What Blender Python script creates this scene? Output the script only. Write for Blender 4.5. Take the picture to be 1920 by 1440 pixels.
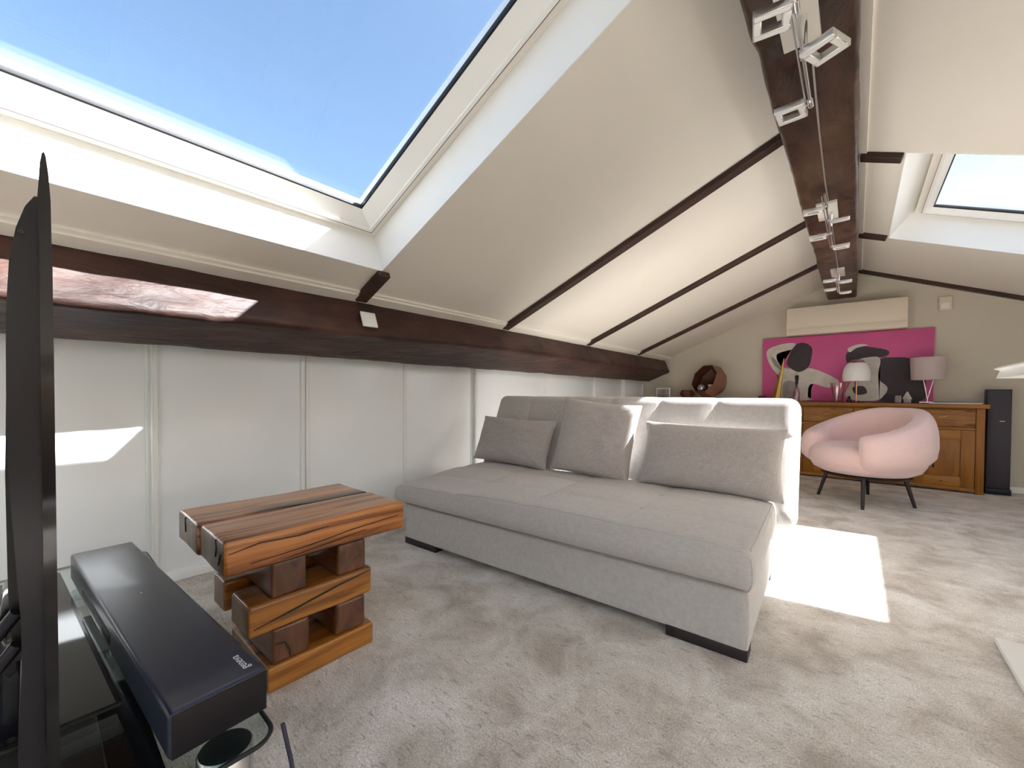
import bpy, bmesh, math, random
from mathutils import Vector, Matrix, noise
random.seed(4)
PI = math.pi
scene = bpy.context.scene
for o in list(bpy.data.objects):
    bpy.data.objects.remove(o, do_unlink=True)
COL = scene.collection

# ------------------------------------------------------------------ camera
F, YAW, PITCH, ROLL, CY = 763.24, .7010, -.0166, .0070, 752.67
cy, sy = math.cos(YAW), math.sin(YAW)
f0 = Vector((-sy, cy, 0)); r0 = Vector((cy, sy, 0)); u0 = Vector((0, 0, 1))
fw = f0*math.cos(PITCH) + u0*math.sin(PITCH)
uu = u0*math.cos(PITCH) - f0*math.sin(PITCH)
rr = r0*math.cos(ROLL) + uu*math.sin(ROLL)
up = uu*math.cos(ROLL) - r0*math.sin(ROLL)
cam = bpy.data.cameras.new('camera')
cam.sensor_width = 36; cam.lens = F/1920*36
cam.shift_y = (CY-720)/1920
cam.clip_start = .02; cam.clip_end = 200
co = bpy.data.objects.new('camera', cam); COL.objects.link(co)
M = Matrix((rr, up, -fw)).transposed().to_4x4(); M.translation = Vector((0, 0, 1.0))
co.matrix_world = M
scene.camera = co

# ------------------------------------------------------------------ light
SUN = Vector((1, .5, 1)).normalized()
sd = bpy.data.lights.new('sun', 'SUN'); sd.energy = 8.5; sd.angle = .012; sd.color = (1, .965, .925)
so = bpy.data.objects.new('sun', sd); COL.objects.link(so)
so.rotation_euler = SUN.to_track_quat('Z', 'Y').to_euler(); so.location = (8, 4, 9)
w = bpy.data.worlds.new('world'); scene.world = w; w.use_nodes = True
nt = w.node_tree; bg = nt.nodes['Background']
sk = nt.nodes.new('ShaderNodeTexSky'); sk.sky_type = 'NISHITA'; sk.sun_disc = False
sk.sun_elevation = math.asin(SUN.z); sk.sun_rotation = math.atan2(SUN.x, SUN.y)
sk.air_density = 1.0; sk.dust_density = 3.2; sk.ozone_density = 1.2
hs = nt.nodes.new('ShaderNodeHueSaturation'); hs.inputs['Saturation'].default_value = 1.0; hs.inputs['Hue'].default_value = .492
nt.links.new(sk.outputs[0], hs.inputs['Color']); nt.links.new(hs.outputs[0], bg.inputs[0]); bg.inputs[1].default_value = .096
vs = scene.view_settings
scene.display_settings.display_device = 'sRGB'
vs.view_transform = 'Standard'; vs.look = 'None'; vs.gamma = 1; vs.exposure = 2.05
vs.use_curve_mapping = False
scene.cycles.max_bounces = 14; scene.cycles.diffuse_bounces = 10; scene.cycles.glossy_bounces = 5; scene.cycles.transparent_max_bounces = 16

# ------------------------------------------------------------------ materials
def srgb(r, g, b):
    f = lambda c: (c/255/12.92) if c/255 <= .04045 else ((c/255+.055)/1.055)**2.4
    return (f(r), f(g), f(b), 1)
class NT:
    def __init__(s, name):
        s.m = bpy.data.materials.new(name); s.m.use_nodes = True
        s.t = s.m.node_tree; s.b = s.t.nodes['Principled BSDF']
    def n(s, k, **kw):
        x = s.t.nodes.new(k)
        for a, v in kw.items():
            if hasattr(x, a): setattr(x, a, v)
            else: x.inputs[a].default_value = v
        return x
    def l(s, a, b): s.t.links.new(a, b)
def plain(name, col, rough=.5, metal=0, spec=.5, bump=0, bscale=60, coat=0, var=0, vscale=3, sheen=0):
    k = NT(name); b = k.b
    b.inputs['Base Color'].default_value = col; b.inputs['Roughness'].default_value = rough
    b.inputs['Metallic'].default_value = metal; b.inputs['Specular IOR Level'].default_value = spec
    if coat: b.inputs['Coat Weight'].default_value = coat; b.inputs['Coat Roughness'].default_value = .05
    if sheen: b.inputs['Sheen Weight'].default_value = sheen
    tc = k.n('ShaderNodeTexCoord')
    nz = k.n('ShaderNodeTexNoise'); nz.inputs['Scale'].default_value = vscale; nz.inputs['Detail'].default_value = 5
    k.l(tc.outputs['Object'], nz.inputs['Vector'])
    v = var if var else .03
    mp = k.n('ShaderNodeMapRange'); mp.inputs[1].default_value = .3; mp.inputs[2].default_value = .7
    mp.inputs[3].default_value = 1-v; mp.inputs[4].default_value = 1+v
    k.l(nz.outputs['Fac'], mp.inputs[0])
    mx = k.n('ShaderNodeVectorMath'); mx.operation = 'SCALE'; mx.inputs[0].default_value = col[:3]
    k.l(mp.outputs[0], mx.inputs['Scale']); k.l(mx.outputs[0], b.inputs['Base Color'])
    if bump:
        n2 = k.n('ShaderNodeTexNoise'); n2.inputs['Scale'].default_value = bscale; n2.inputs['Detail'].default_value = 6
        k.l(tc.outputs['Object'], n2.inputs['Vector'])
        bp = k.n('ShaderNodeBump'); bp.inputs['Strength'].default_value = bump; bp.inputs['Distance'].default_value = .01
        k.l(n2.outputs['Fac'], bp.inputs['Height']); k.l(bp.outputs[0], b.inputs['Normal'])
    return k.m
def wood(name, cols, axis=1, scale=6, stretch=.06, rough=.35, bump=.15, dist=1.2, detail=8, coat=0, world=False):
    k = NT(name); tc = k.n('ShaderNodeTexCoord'); mp = k.n('ShaderNodeMapping')
    sc = [1, 1, 1]; sc[axis] = stretch; mp.inputs['Scale'].default_value = sc
    k.l(tc.outputs['Object'], mp.inputs['Vector'])
    oi = k.n('ShaderNodeObjectInfo'); ad = k.n('ShaderNodeVectorMath'); ad.operation = 'ADD'
    cb = k.n('ShaderNodeMath'); cb.operation = 'MULTIPLY'; cb.inputs[1].default_value = 13
    k.l(oi.outputs['Random'], cb.inputs[0]); k.l(mp.outputs[0], ad.inputs[0]); k.l(cb.outputs[0], ad.inputs[1])
    nz = k.n('ShaderNodeTexNoise'); nz.inputs['Scale'].default_value = scale; nz.inputs['Detail'].default_value = detail
    nz.inputs['Distortion'].default_value = dist; nz.inputs['Roughness'].default_value = .6
    k.l(ad.outputs[0], nz.inputs['Vector'])
    cr = k.n('ShaderNodeValToRGB'); e = cr.color_ramp.elements
    e[0].position, e[0].color = cols[0]; e[1].position, e[1].color = cols[-1]
    for p, c in cols[1:-1]:
        x = e.new(p); x.color = c
    k.l(nz.outputs['Fac'], cr.inputs[0]); k.l(cr.outputs[0], k.b.inputs['Base Color'])
    k.b.inputs['Roughness'].default_value = rough
    if coat: k.b.inputs['Coat Weight'].default_value = coat; k.b.inputs['Coat Roughness'].default_value = .15
    bp = k.n('ShaderNodeBump'); bp.inputs['Strength'].default_value = bump; bp.inputs['Distance'].default_value = .01
    k.l(nz.outputs['Fac'], bp.inputs['Height']); k.l(bp.outputs[0], k.b.inputs['Normal'])
    return k.m
def hewn(name, c1, c2, c3, rough=.38):
    k = NT(name); tc = k.n('ShaderNodeTexCoord')
    mp = k.n('ShaderNodeMapping'); mp.inputs['Scale'].default_value = (1, .35, 1); k.l(tc.outputs['Object'], mp.inputs['Vector'])
    a = k.n('ShaderNodeTexNoise'); a.inputs['Scale'].default_value = 3.5; a.inputs['Detail'].default_value = 6; a.inputs['Distortion'].default_value = .4
    k.l(mp.outputs[0], a.inputs['Vector'])
    b = k.n('ShaderNodeTexNoise'); b.inputs['Scale'].default_value = 15; b.inputs['Detail'].default_value = 10; b.inputs['Distortion'].default_value = .35
    k.l(mp.outputs[0], b.inputs['Vector'])
    cr = k.n('ShaderNodeValToRGB'); e = cr.color_ramp.elements
    e[0].position, e[0].color = .35, c1; e[1].position, e[1].color = .75, c3; x = e.new(.52); x.color = c2
    mm = k.n('ShaderNodeMix'); mm.inputs[0].default_value = .38
    k.l(a.outputs['Fac'], mm.inputs[2]); k.l(b.outputs['Fac'], mm.inputs[3]); k.l(mm.outputs[0], cr.inputs[0])
    k.l(cr.outputs[0], k.b.inputs['Base Color']); k.b.inputs['Roughness'].default_value = rough; k.b.inputs['Specular IOR Level'].default_value = .3
    bp = k.n('ShaderNodeBump'); bp.inputs['Strength'].default_value = .7; bp.inputs['Distance'].default_value = .02
    k.l(b.outputs['Fac'], bp.inputs['Height']); k.l(bp.outputs[0], k.b.inputs['Normal'])
    return k.m
def fabric(name, col, weave=700, amt=.12, rough=.9, sheen=.2):
    k = NT(name); tc = k.n('ShaderNodeTexCoord'); outs = []
    for sc in ((weave, weave*.06, weave*.06), (weave*.06, weave*.06, weave), (weave*.06, weave, weave*.06)):
        mp = k.n('ShaderNodeMapping'); mp.inputs['Scale'].default_value = sc; k.l(tc.outputs['Object'], mp.inputs['Vector'])
        nz = k.n('ShaderNodeTexNoise'); nz.inputs['Scale'].default_value = 1; nz.inputs['Detail'].default_value = 2
        k.l(mp.outputs[0], nz.inputs['Vector']); outs.append(nz.outputs['Fac'])
    a = k.n('ShaderNodeMath'); a.operation = 'ADD'; k.l(outs[0], a.inputs[0]); k.l(outs[1], a.inputs[1])
    c = k.n('ShaderNodeMath'); c.operation = 'ADD'; k.l(a.outputs[0], c.inputs[0]); k.l(outs[2], c.inputs[1])
    mp = k.n('ShaderNodeMapRange'); mp.inputs[1].default_value = 1.1; mp.inputs[2].default_value = 1.9
    mp.inputs[3].default_value = 1-amt; mp.inputs[4].default_value = 1+amt; k.l(c.outputs[0], mp.inputs[0])
    mx = k.n('ShaderNodeVectorMath'); mx.operation = 'SCALE'; mx.inputs[0].default_value = col[:3]
    k.l(mp.outputs[0], mx.inputs['Scale']); k.l(mx.outputs[0], k.b.inputs['Base Color'])
    k.b.inputs['Roughness'].default_value = rough; k.b.inputs['Sheen Weight'].default_value = sheen
    k.b.inputs['Specular IOR Level'].default_value = .2
    bp = k.n('ShaderNodeBump'); bp.inputs['Strength'].default_value = .25; bp.inputs['Distance'].default_value = .002
    k.l(c.outputs[0], bp.inputs['Height']); k.l(bp.outputs[0], k.b.inputs['Normal'])
    return k.m
def glass(name, tint=(1, 1, 1, 1), refl=1.0, ior=1.5, rough=0):
    m = bpy.data.materials.new(name); m.use_nodes = True; t = m.node_tree
    for n in list(t.nodes): t.nodes.remove(n)
    o = t.nodes.new('ShaderNodeOutputMaterial'); a = t.nodes.new('ShaderNodeBsdfTransparent'); a.inputs[0].default_value = tint
    g = t.nodes.new('ShaderNodeBsdfGlossy'); g.inputs[0].default_value = (1, 1, 1, 1); g.inputs['Roughness'].default_value = rough
    lw = t.nodes.new('ShaderNodeLayerWeight'); lw.inputs['Blend'].default_value = .5
    pw = t.nodes.new('ShaderNodeMath'); pw.operation = 'POWER'; pw.inputs[1].default_value = 5
    mu = t.nodes.new('ShaderNodeMath'); mu.operation = 'MULTIPLY_ADD'; mu.inputs[1].default_value = .96*refl; mu.inputs[2].default_value = .04*refl
    mx = t.nodes.new('ShaderNodeMixShader')
    t.links.new(lw.outputs['Facing'], pw.inputs[0]); t.links.new(pw.outputs[0], mu.inputs[0]); t.links.new(mu.outputs[0], mx.inputs[0])
    t.links.new(a.outputs[0], mx.inputs[1]); t.links.new(g.outputs[0], mx.inputs[2]); t.links.new(mx.outputs[0], o.inputs[0])
    return m
def carpet():
    k = NT('carpet'); tc = k.n('ShaderNodeTexCoord')
    a = k.n('ShaderNodeTexNoise'); a.inputs['Scale'].default_value = 4.2; a.inputs['Detail'].default_value = 8; a.inputs['Roughness'].default_value = .62; a.inputs['Distortion'].default_value = .5
    k.l(tc.outputs['Object'], a.inputs['Vector'])
    b = k.n('ShaderNodeTexNoise'); b.inputs['Scale'].default_value = 170; b.inputs['Detail'].default_value = 3
    k.l(tc.outputs['Object'], b.inputs['Vector'])
    mp = k.n('ShaderNodeMapping'); mp.inputs['Scale'].default_value = (30, 95, 30); mp.inputs['Rotation'].default_value = (0, 0, .3)
    k.l(tc.outputs['Object'], mp.inputs['Vector'])
    c = k.n('ShaderNodeTexNoise'); c.inputs['Scale'].default_value = 1; c.inputs['Detail'].default_value = 3; c.inputs['Distortion'].default_value = .8
    k.l(mp.outputs[0], c.inputs['Vector'])
    cr = k.n('ShaderNodeValToRGB'); e = cr.color_ramp.elements
    e[0].position = .35; e[0].color = srgb(186, 176, 165); e[1].position = .64; e[1].color = srgb(236, 231, 224)
    x = e.new(.49); x.color = srgb(216, 208, 198)
    k.l(a.outputs['Fac'], cr.inputs[0])
    r2 = k.n('ShaderNodeMapRange'); r2.inputs[1].default_value = .3; r2.inputs[2].default_value = .7; r2.inputs[3].default_value = .72; r2.inputs[4].default_value = 1.22
    k.l(b.outputs['Fac'], r2.inputs[0])
    r3 = k.n('ShaderNodeMapRange'); r3.inputs[1].default_value = .28; r3.inputs[2].default_value = .43; r3.inputs[3].default_value = .66; r3.inputs[4].default_value = 1
    k.l(c.outputs['Fac'], r3.inputs[0])
    mu = k.n('ShaderNodeMath'); mu.operation = 'MULTIPLY'; k.l(r2.outputs[0], mu.inputs[0]); k.l(r3.outputs[0], mu.inputs[1])
    s = k.n('ShaderNodeVectorMath'); s.operation = 'SCALE'; k.l(cr.outputs[0], s.inputs[0]); k.l(mu.outputs[0], s.inputs['Scale'])
    k.l(s.outputs[0], k.b.inputs['Base Color']); k.b.inputs['Roughness'].default_value = 1; k.b.inputs['Specular IOR Level'].default_value = .1
    k.b.inputs['Sheen Weight'].default_value = .3
    ad = k.n('ShaderNodeMath'); ad.operation = 'ADD'; k.l(b.outputs['Fac'], ad.inputs[0]); k.l(r3.outputs[0], ad.inputs[1])
    bp = k.n('ShaderNodeBump'); bp.inputs['Strength'].default_value = .8; bp.inputs['Distance'].default_value = .006
    k.l(ad.outputs[0], bp.inputs['Height']); k.l(bp.outputs[0], k.b.inputs['Normal'])
    return k.m

M_CEIL = plain('ceiling_paint', srgb(233, 228, 218), .85, bump=.03, bscale=150, var=.01)
M_WALL = plain('wall_paint', srgb(206, 199, 184), .85, bump=.03, bscale=150, var=.01)
M_WHITE = plain('white_lacquer', srgb(243, 243, 239), .35, var=.01)
M_REVEAL = plain('white_reveal_paint', srgb(243, 243, 240), .7, var=.01)
M_TRIM = plain('cream_trim', srgb(240, 236, 226), .5, var=.01)
M_DOOR = plain('sliding_door_laminate', srgb(242, 246, 248), .28, var=.01)
M_DOORF = plain('door_profile', srgb(240, 242, 240), .35, var=.01)
M_BEAM = hewn('dark_hewn_beam', srgb(44, 28, 24), srgb(70, 47, 40), srgb(100, 70, 58), .5)
M_RIDGE = hewn('brown_hewn_ridge', srgb(44, 29, 23), srgb(74, 52, 40), srgb(116, 88, 68))
M_BATTEN = wood('dark_batten', [(.3, srgb(38, 24, 20)), (.7, srgb(72, 46, 34))], axis=0, scale=8, rough=.55)
M_CARPET = carpet()
M_SOFA = fabric('linen_upholstery', srgb(192, 188, 185))
M_SEAM = fabric('seam_thread', srgb(182, 173, 163))
M_CUSH = fabric('linen_cushion', srgb(182, 175, 172), amt=.16)
M_PINK = fabric('pink_upholstery', srgb(230, 199, 195), weave=500, amt=.04, sheen=.5)
M_BLACKWOOD = plain('black_stained_wood', srgb(38, 28, 30), .45)
M_TABLE = wood('lacquered_reclaimed_wood', [(.34, srgb(46, 24, 12)), (.42, srgb(136, 80, 36)), (.48, srgb(178, 112, 56)), (.58, srgb(200, 134, 74)), (.63, srgb(120, 70, 32)), (.70, srgb(176, 108, 54))], axis=1, scale=17, stretch=.04, rough=.28, bump=.2, dist=.6, coat=.4)
M_TABLE2 = wood('golden_reclaimed_wood', [(.32, srgb(52, 26, 9)), (.42, srgb(124, 74, 24)), (.55, srgb(170, 112, 44)), (.75, srgb(130, 80, 30))], axis=1, scale=12, stretch=.05, rough=.3, bump=.25, dist=1, coat=.35)
M_TABLE3 = wood('dark_reclaimed_wood', [(.30, srgb(30, 15, 10)), (.5, srgb(92, 52, 28)), (.75, srgb(128, 78, 42))], axis=0, scale=12, stretch=.08, rough=.3, bump=.3, dist=1, coat=.35)
M_ENDG = wood('end_grain_wood', [(.30, srgb(60, 38, 24)), (.5, srgb(116, 86, 60)), (.75, srgb(146, 114, 84))], axis=2, scale=9, stretch=.35, rough=.35, bump=.3, dist=1.5, coat=.3)
M_ENDD = wood('dark_end_grain', [(.30, srgb(44, 24, 18)), (.5, srgb(92, 56, 36)), (.75, srgb(124, 80, 50))], axis=2, scale=9, stretch=.5, rough=.35, bump=.3, dist=2, coat=.3)
M_OAK = wood('honey_oak', [(.32, srgb(104, 60, 10)), (.45, srgb(152, 96, 22)), (.6, srgb(172, 114, 32)), (.75, srgb(142, 86, 18))], axis=0, scale=9, stretch=.12, rough=.4, bump=.06, dist=.6)
M_OAKV = wood('honey_oak_upright', [(.32, srgb(120, 72, 12)), (.5, srgb(160, 102, 24)), (.75, srgb(142, 88, 18))], axis=2, scale=9, stretch=.1, rough=.4, bump=.06, dist=.5)
M_OAKD = wood('figured_oak', [(.33, srgb(74, 40, 12)), (.43, srgb(138, 84, 20)), (.6, srgb(168, 110, 32)), (.72, srgb(110, 62, 18))], axis=0, scale=11, stretch=.2, rough=.4, bump=.06, dist=2.2)
M_GLOSS = plain('gloss_black_plastic', srgb(16, 15, 20), .07, spec=.35, coat=.15)
M_SATIN = plain('satin_dark_shell', srgb(30, 30, 36), .22, spec=.3)
M_BLACK = plain('matt_black', srgb(18, 17, 20), .5)
M_BAR = plain('soundbar_lacquer', srgb(38, 42, 56), .30, coat=.1)
M_BARF = plain('soundbar_side', srgb(30, 27, 31), .5, spec=.2)
M_SPEAK = plain('speaker_charcoal', srgb(58, 52, 62), .5)
M_CHROME = plain('chrome', (.82, .82, .84, 1), .12, metal=1)
M_ALU = plain('brushed_aluminium', (.72, .71, .70, 1), .35, metal=1)
M_PLATE = plain('satin_ceiling_plate', srgb(226, 222, 214), .3)
M_STEEL = plain('steel', (.6, .6, .6, 1), .25, metal=1)
M_COPPER = plain('polished_copper', (.80, .46, .28, 1), .2, metal=1)
M_GOLD = plain('brass', (.62, .42, .14, 1), .28, metal=1)
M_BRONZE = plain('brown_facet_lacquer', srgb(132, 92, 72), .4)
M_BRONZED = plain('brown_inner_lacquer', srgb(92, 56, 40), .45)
M_OPAL = plain('opal_glass', srgb(238, 236, 232), .15, var=.01)
M_SHADE = plain('mauve_shade_fabric', srgb(196, 180, 176), .9)
M_MAG = plain('magenta_print', srgb(206, 88, 146), .55, var=.06, vscale=2)
M_PALE = plain('pale_grey_print', srgb(206, 200, 190), .55, var=.12, vscale=9)
M_DARKP = plain('dark_print', srgb(52, 42, 48), .55, var=.1, vscale=9)
M_GREYP = plain('mid_grey_print', srgb(150, 142, 136), .55, var=.2, vscale=14)
M_AC = plain('cream_plastic', srgb(226, 214, 196), .45, var=.01)
M_PAPER = plain('paper', srgb(222, 222, 220), .7)
M_GREY = plain('grey_print', srgb(110, 108, 112), .6)
M_GLASS = glass('window_glass', (.97, .985, 1, 1), .5, 1.5)
M_TGLASS = glass('table_glass', (.84, .90, .89, 1), 1.3, 1.5)
M_VASE = glass('vase_glass', (.90, .80, .82, 1), 2.2, 1.5)
M_BGLASS = plain('black_glass', srgb(12, 14, 16), .04, spec=.5)
M_RUBBER = plain('black_rubber', srgb(22, 22, 26), .6)
M_BRICK = plain('rendered_masonry', srgb(200, 190, 175), .9, bump=.2)
M_CABLE = plain('cable_blue_black', srgb(40, 38, 58), .5)
M_LABELW = plain('white_print', srgb(228, 228, 232), .5)

# ------------------------------------------------------------------ helpers
def mesh_obj(name, bm, mat, parent=None, smooth=None, loc=None):
    me = bpy.data.meshes.new(name); bmesh.ops.recalc_face_normals(bm, faces=bm.faces); bm.to_mesh(me); bm.free()
    if isinstance(mat, (list, tuple)):
        for x in mat: me.materials.append(x)
    else: me.materials.append(mat)
    if smooth is not None:
        me.polygons.foreach_set('use_smooth', [True]*len(me.polygons))
        me.set_sharp_from_angle(angle=math.radians(smooth))
    o = bpy.data.objects.new(name, me); COL.objects.link(o)
    if parent: o.parent = parent
    if loc is not None: o.location = loc
    return o
def tag(o, label=None, cat=None, group=None, kind=None):
    if label: o['label'] = label
    if cat: o['category'] = cat
    if group: o['group'] = group
    if kind: o['kind'] = kind
    return o
def thing(name, label, cat, loc=(0, 0, 0), rotz=0, group=None):
    o = bpy.data.objects.new(name, None); COL.objects.link(o); o.empty_display_size = .1
    o.location = loc; o.rotation_euler = (0, 0, rotz)
    return tag(o, label, cat, group)
def struct(name, bm, mat, parent=None, smooth=None, label=None):
    o = mesh_obj(name, bm, mat, parent, smooth); o['kind'] = 'structure'
    if label: o['label'] = label
    return o
def box(bm, c, s, bev=0, rot=None, seg=2):
    """c centre, s size"""
    r = bmesh.ops.create_cube(bm, size=1)
    vs_ = r['verts']
    for v in vs_: v.co = Vector((v.co.x*s[0], v.co.y*s[1], v.co.z*s[2]))
    geo = vs_
    if bev:
        es = list({e for v in vs_ for e in v.link_edges})
        rb = bmesh.ops.bevel(bm, geom=es, offset=bev, segments=seg, profile=.5, affect='EDGES')
        geo = list({v for f in rb['faces'] for v in f.verts} | {v for v in vs_ if v.is_valid})
        # bevel keeps only new faces: gather island
        seen = set(geo); st = list(geo)
        while st:
            v = st.pop()
            for e in v.link_edges:
                q = e.other_vert(v)
                if q not in seen: seen.add(q); st.append(q)
        geo = list(seen)
    T = Matrix.Translation(Vector(c))
    if rot is not None: T = T @ rot.to_4x4()
    for v in geo: v.co = T @ v.co
    return geo
def boxo(name, c, s, mat, parent=None, bev=0, rot=None, smooth=None, seg=2):
    bm = bmesh.new(); box(bm, c, s, bev, rot, seg)
    return mesh_obj(name, bm, mat, parent, smooth if smooth is not None else (35 if bev else None))
def bb(x0, x1, y0, y1, z0, z1): return ((x0+x1)/2, (y0+y1)/2, (z0+z1)/2), (x1-x0, y1-y0, z1-z0)
def tube(bm, pts, r, n=12, cap=True, radii=None):
    pts = [Vector(p) for p in pts]; rings = []
    d = (pts[1]-pts[0]).normalized(); a = Vector((0, 0, 1)) if abs(d.z) < .9 else Vector((1, 0, 0))
    nx = d.cross(a).normalized()
    for i, p in enumerate(pts):
        if i == 0: t = pts[1]-pts[0]
        elif i == len(pts)-1: t = pts[-1]-pts[-2]
        else: t = (pts[i+1]-pts[i]).normalized()+(pts[i]-pts[i-1]).normalized()
        t.normalize(); nx = (nx - t*nx.dot(t)).normalized(); ny = t.cross(nx)
        ri = radii[i] if radii else r
        rings.append([bm.verts.new(p+(nx*math.cos(2*PI*k/n)+ny*math.sin(2*PI*k/n))*ri) for k in range(n)])
    for A, B in zip(rings, rings[1:]):
        for k in range(n): bm.faces.new((A[k], A[(k+1) % n], B[(k+1) % n], B[k]))
    if cap:
        bm.faces.new(rings[0][::-1]); bm.faces.new(rings[-1])
def lathe(bm, prof, n=32, c=(0, 0, 0), closed=False):
    c = Vector(c); rings = []
    for r, z in prof:
        if r < 1e-5: rings.append([bm.verts.new(c+Vector((0, 0, z)))])
        else: rings.append([bm.verts.new(c+Vector((r*math.cos(2*PI*k/n), r*math.sin(2*PI*k/n), z))) for k in range(n)])
    for A, B in zip(rings, rings[1:]):
        for k in range(n):
            j = (k+1) % n
            if len(A) == 1 and len(B) == 1: continue
            if len(A) == 1: bm.faces.new((A[0], B[j], B[k]))
            elif len(B) == 1: bm.faces.new((A[k], A[j], B[0]))
            else: bm.faces.new((A[k], A[j], B[j], B[k]))
def prism(bm, poly, axis, a, b, bev=0):
    """poly: list of 2D points; extruded along axis from a to b"""
    def P(p, t):
        if axis == 0: return Vector((t, p[0], p[1]))
        if axis == 1: return Vector((p[0], t, p[1]))
        return Vector((p[0], p[1], t))
    A = [bm.verts.new(P(p, a)) for p in poly]; B = [bm.verts.new(P(p, b)) for p in poly]
    n = len(poly); fs = [bm.faces.new(A[::-1]), bm.faces.new(B)]
    for i in range(n): fs.append(bm.faces.new((A[i], A[(i+1) % n], B[(i+1) % n], B[i])))
    if bev:
        bmesh.ops.bevel(bm, geom=list({e for f in fs for e in f.edges}), offset=bev, segments=2, affect='EDGES')
def rbox(size, r, n, fn=None):
    """dense rounded box, centred; fn(p, nrm) displaces"""
    bm = bmesh.new(); h = [s/2 for s in size]; key = {}
    def samp(k, cnt):
        out = []; H = h[k]
        m = 4
        for i in range(m): out.append(-H + r*(i/m)**1.3 if i else -H)
        inner = max(2, cnt)
        for i in range(inner+1): out.append(-H+r + (2*H-2*r)*i/inner)
        for i in range(m-1, -1, -1): out.append(H - (r*(i/m)**1.3 if i else 0))
        return out
    S = [samp(k, n[k]) for k in range(3)]
    def vert(p):
        kk = tuple(round(x, 6) for x in p)
        if kk in key: return key[kk]
        q = Vector([max(-h[i]+r, min(h[i]-r, p[i])) for i in range(3)]); d = Vector(p)-q
        nn = d.normalized() if d.length > 1e-9 else Vector((0, 0, 1))
        pos = q+nn*r
        if fn: pos = fn(pos.copy(), nn)
        v = bm.verts.new(pos); key[kk] = v; return v
    for ax in range(3):
        a, b = [i for i in range(3) if i != ax]
        for sgn in (-1, 1):
            for i in range(len(S[a])-1):
                for j in range(len(S[b])-1):
                    q = []
                    for (x, y) in ((i, j), (i+1, j), (i+1, j+1), (i, j+1)):
                        p = [0, 0, 0]; p[ax] = sgn*h[ax]; p[a] = S[a][x]; p[b] = S[b][y]; q.append(vert(p))
                    if len(set(q)) == 4:
                        try: bm.faces.new(q)
                        except ValueError: pass
    return bm
def ss(a, b, x):
    t = max(0, min(1, (x-a)/(b-a))); return t*t*(3-2*t)

# ------------------------------------------------------------------ room shell
A_ = math.atan(.416); B_ = math.atan(.404); APX, APZ = -.061, 2.5446
def PL(s, y, n=0): return Vector((APX - s*math.cos(A_) - n*math.sin(A_), y, APZ - s*math.sin(A_) + n*math.cos(A_)))
def PR(s, y, n=0): return Vector((APX + s*math.cos(B_) + n*math.sin(B_), y, APZ - s*math.sin(B_) + n*math.cos(B_)))
YN, YF, XW, XE = -2.6, 6.68, -2.744, 3.1
def sbox(bm, P, s0, s1, y0, y1, n0, n1):
    v = [bm.verts.new(P(s, y, n)) for s in (s0, s1) for y in (y0, y1) for n in (n0, n1)]
    for q in ((0, 1, 3, 2), (4, 6, 7, 5), (0, 4, 5, 1), (2, 3, 7, 6), (0, 2, 6, 4), (1, 5, 7, 3)): bm.faces.new([v[i] for i in q])
TH = .30
def slope_panels(P, smax, holes):
    bm = bmesh.new(); ys = YN-.1
    for (s0, s1, y0, y1) in holes:
        sbox(bm, P, 0, smax, ys, y0, 0, TH)
        sbox(bm, P, 0, s0, y0, y1, 0, TH); sbox(bm, P, s1, smax, y0, y1, 0, TH)
        ys = y1
    sbox(bm, P, 0, smax, ys, YF+.1, 0, TH)
    return bm
SL_ = (.50, 2.194, -.40, 1.311)
SR_ = (.282, 2.325, 3.325, 5.01)
SX_ = (.282, 2.40, -2.0, -.35)  # opening for the added skylight behind the viewpoint
struct('ceiling_left', slope_panels(PL, 3.05, [SL_]), M_CEIL)
struct('ceiling_right', slope_panels(PR, 3.6, [SX_, SR_]), M_CEIL)
bm = bmesh.new(); box(bm, *bb(-3.4, 3.4, YN-.1, YF+.1, -.12, 0)); struct('floor', bm, M_CARPET)
def gable(y0, y1):
    bm = bmesh.new()
    prism(bm, [(-2.95, 0), (XE+.2, 0), (XE+.2, PR(3.45, 0).z+.12), (APX, APZ+.12), (-2.95, PL(3.1, 0).z+.12)], 1, y0, y1); return bm
struct('wall_far', gable(YF, YF+.12), M_WALL)
WX0, WX1, WZ0, WZ1 = -1.9, 2.2, .08, 1.62
bm = bmesh.new()
for a, b_, c_, d_ in ((-2.95, WX0, 0, 1.75), (WX1, XE+.2, 0, 1.3), (WX0, WX1, 0, WZ0)): box(bm, *bb(a, b_, YN-.12, YN, c_, d_))
prism(bm, [(-2.95, 1.3), (WX0, WZ1), (WX1, WZ1), (XE+.2, 1.05), (APX, APZ+.12), (-2.95, PL(3.1, 0).z+.12)][0:0] or [(WX0-.02, WZ1), (WX1+.02, WZ1), (WX1+.02, PR((WX1-APX)/math.cos(B_), 0).z+.1), (APX, APZ+.12), (WX0-.02, PL((APX-WX0)/math.cos(A_), 0).z+.1)], 1, YN-.12, YN)
struct('wall_near', bm, M_WALL)
wn = thing('window_4', None, None, ((WX0+WX1)/2, YN-.06, WZ0)); wn['kind'] = 'structure'; wn['label'] = 'wide white framed window added behind the viewpoint for fill light'  # unseen window, added to let fill light in from behind
ww, wh = WX1-WX0, WZ1-WZ0
for x_ in (-ww/2+.03, -ww/6, ww/6, ww/2-.03): boxo('mullion', (x_, 0, wh/2), (.06, .07, wh), M_WHITE, wn, .004)
for z_ in (.03, wh-.03): boxo('rail', (0, 0, z_), (ww, .07, .06), M_WHITE, wn, .004)
for x_ in (-ww/3, 0, ww/3): boxo('pane', (x_, 0, wh/2), (ww/3-.03, .008, wh-.1), M_GLASS, wn)
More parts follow.
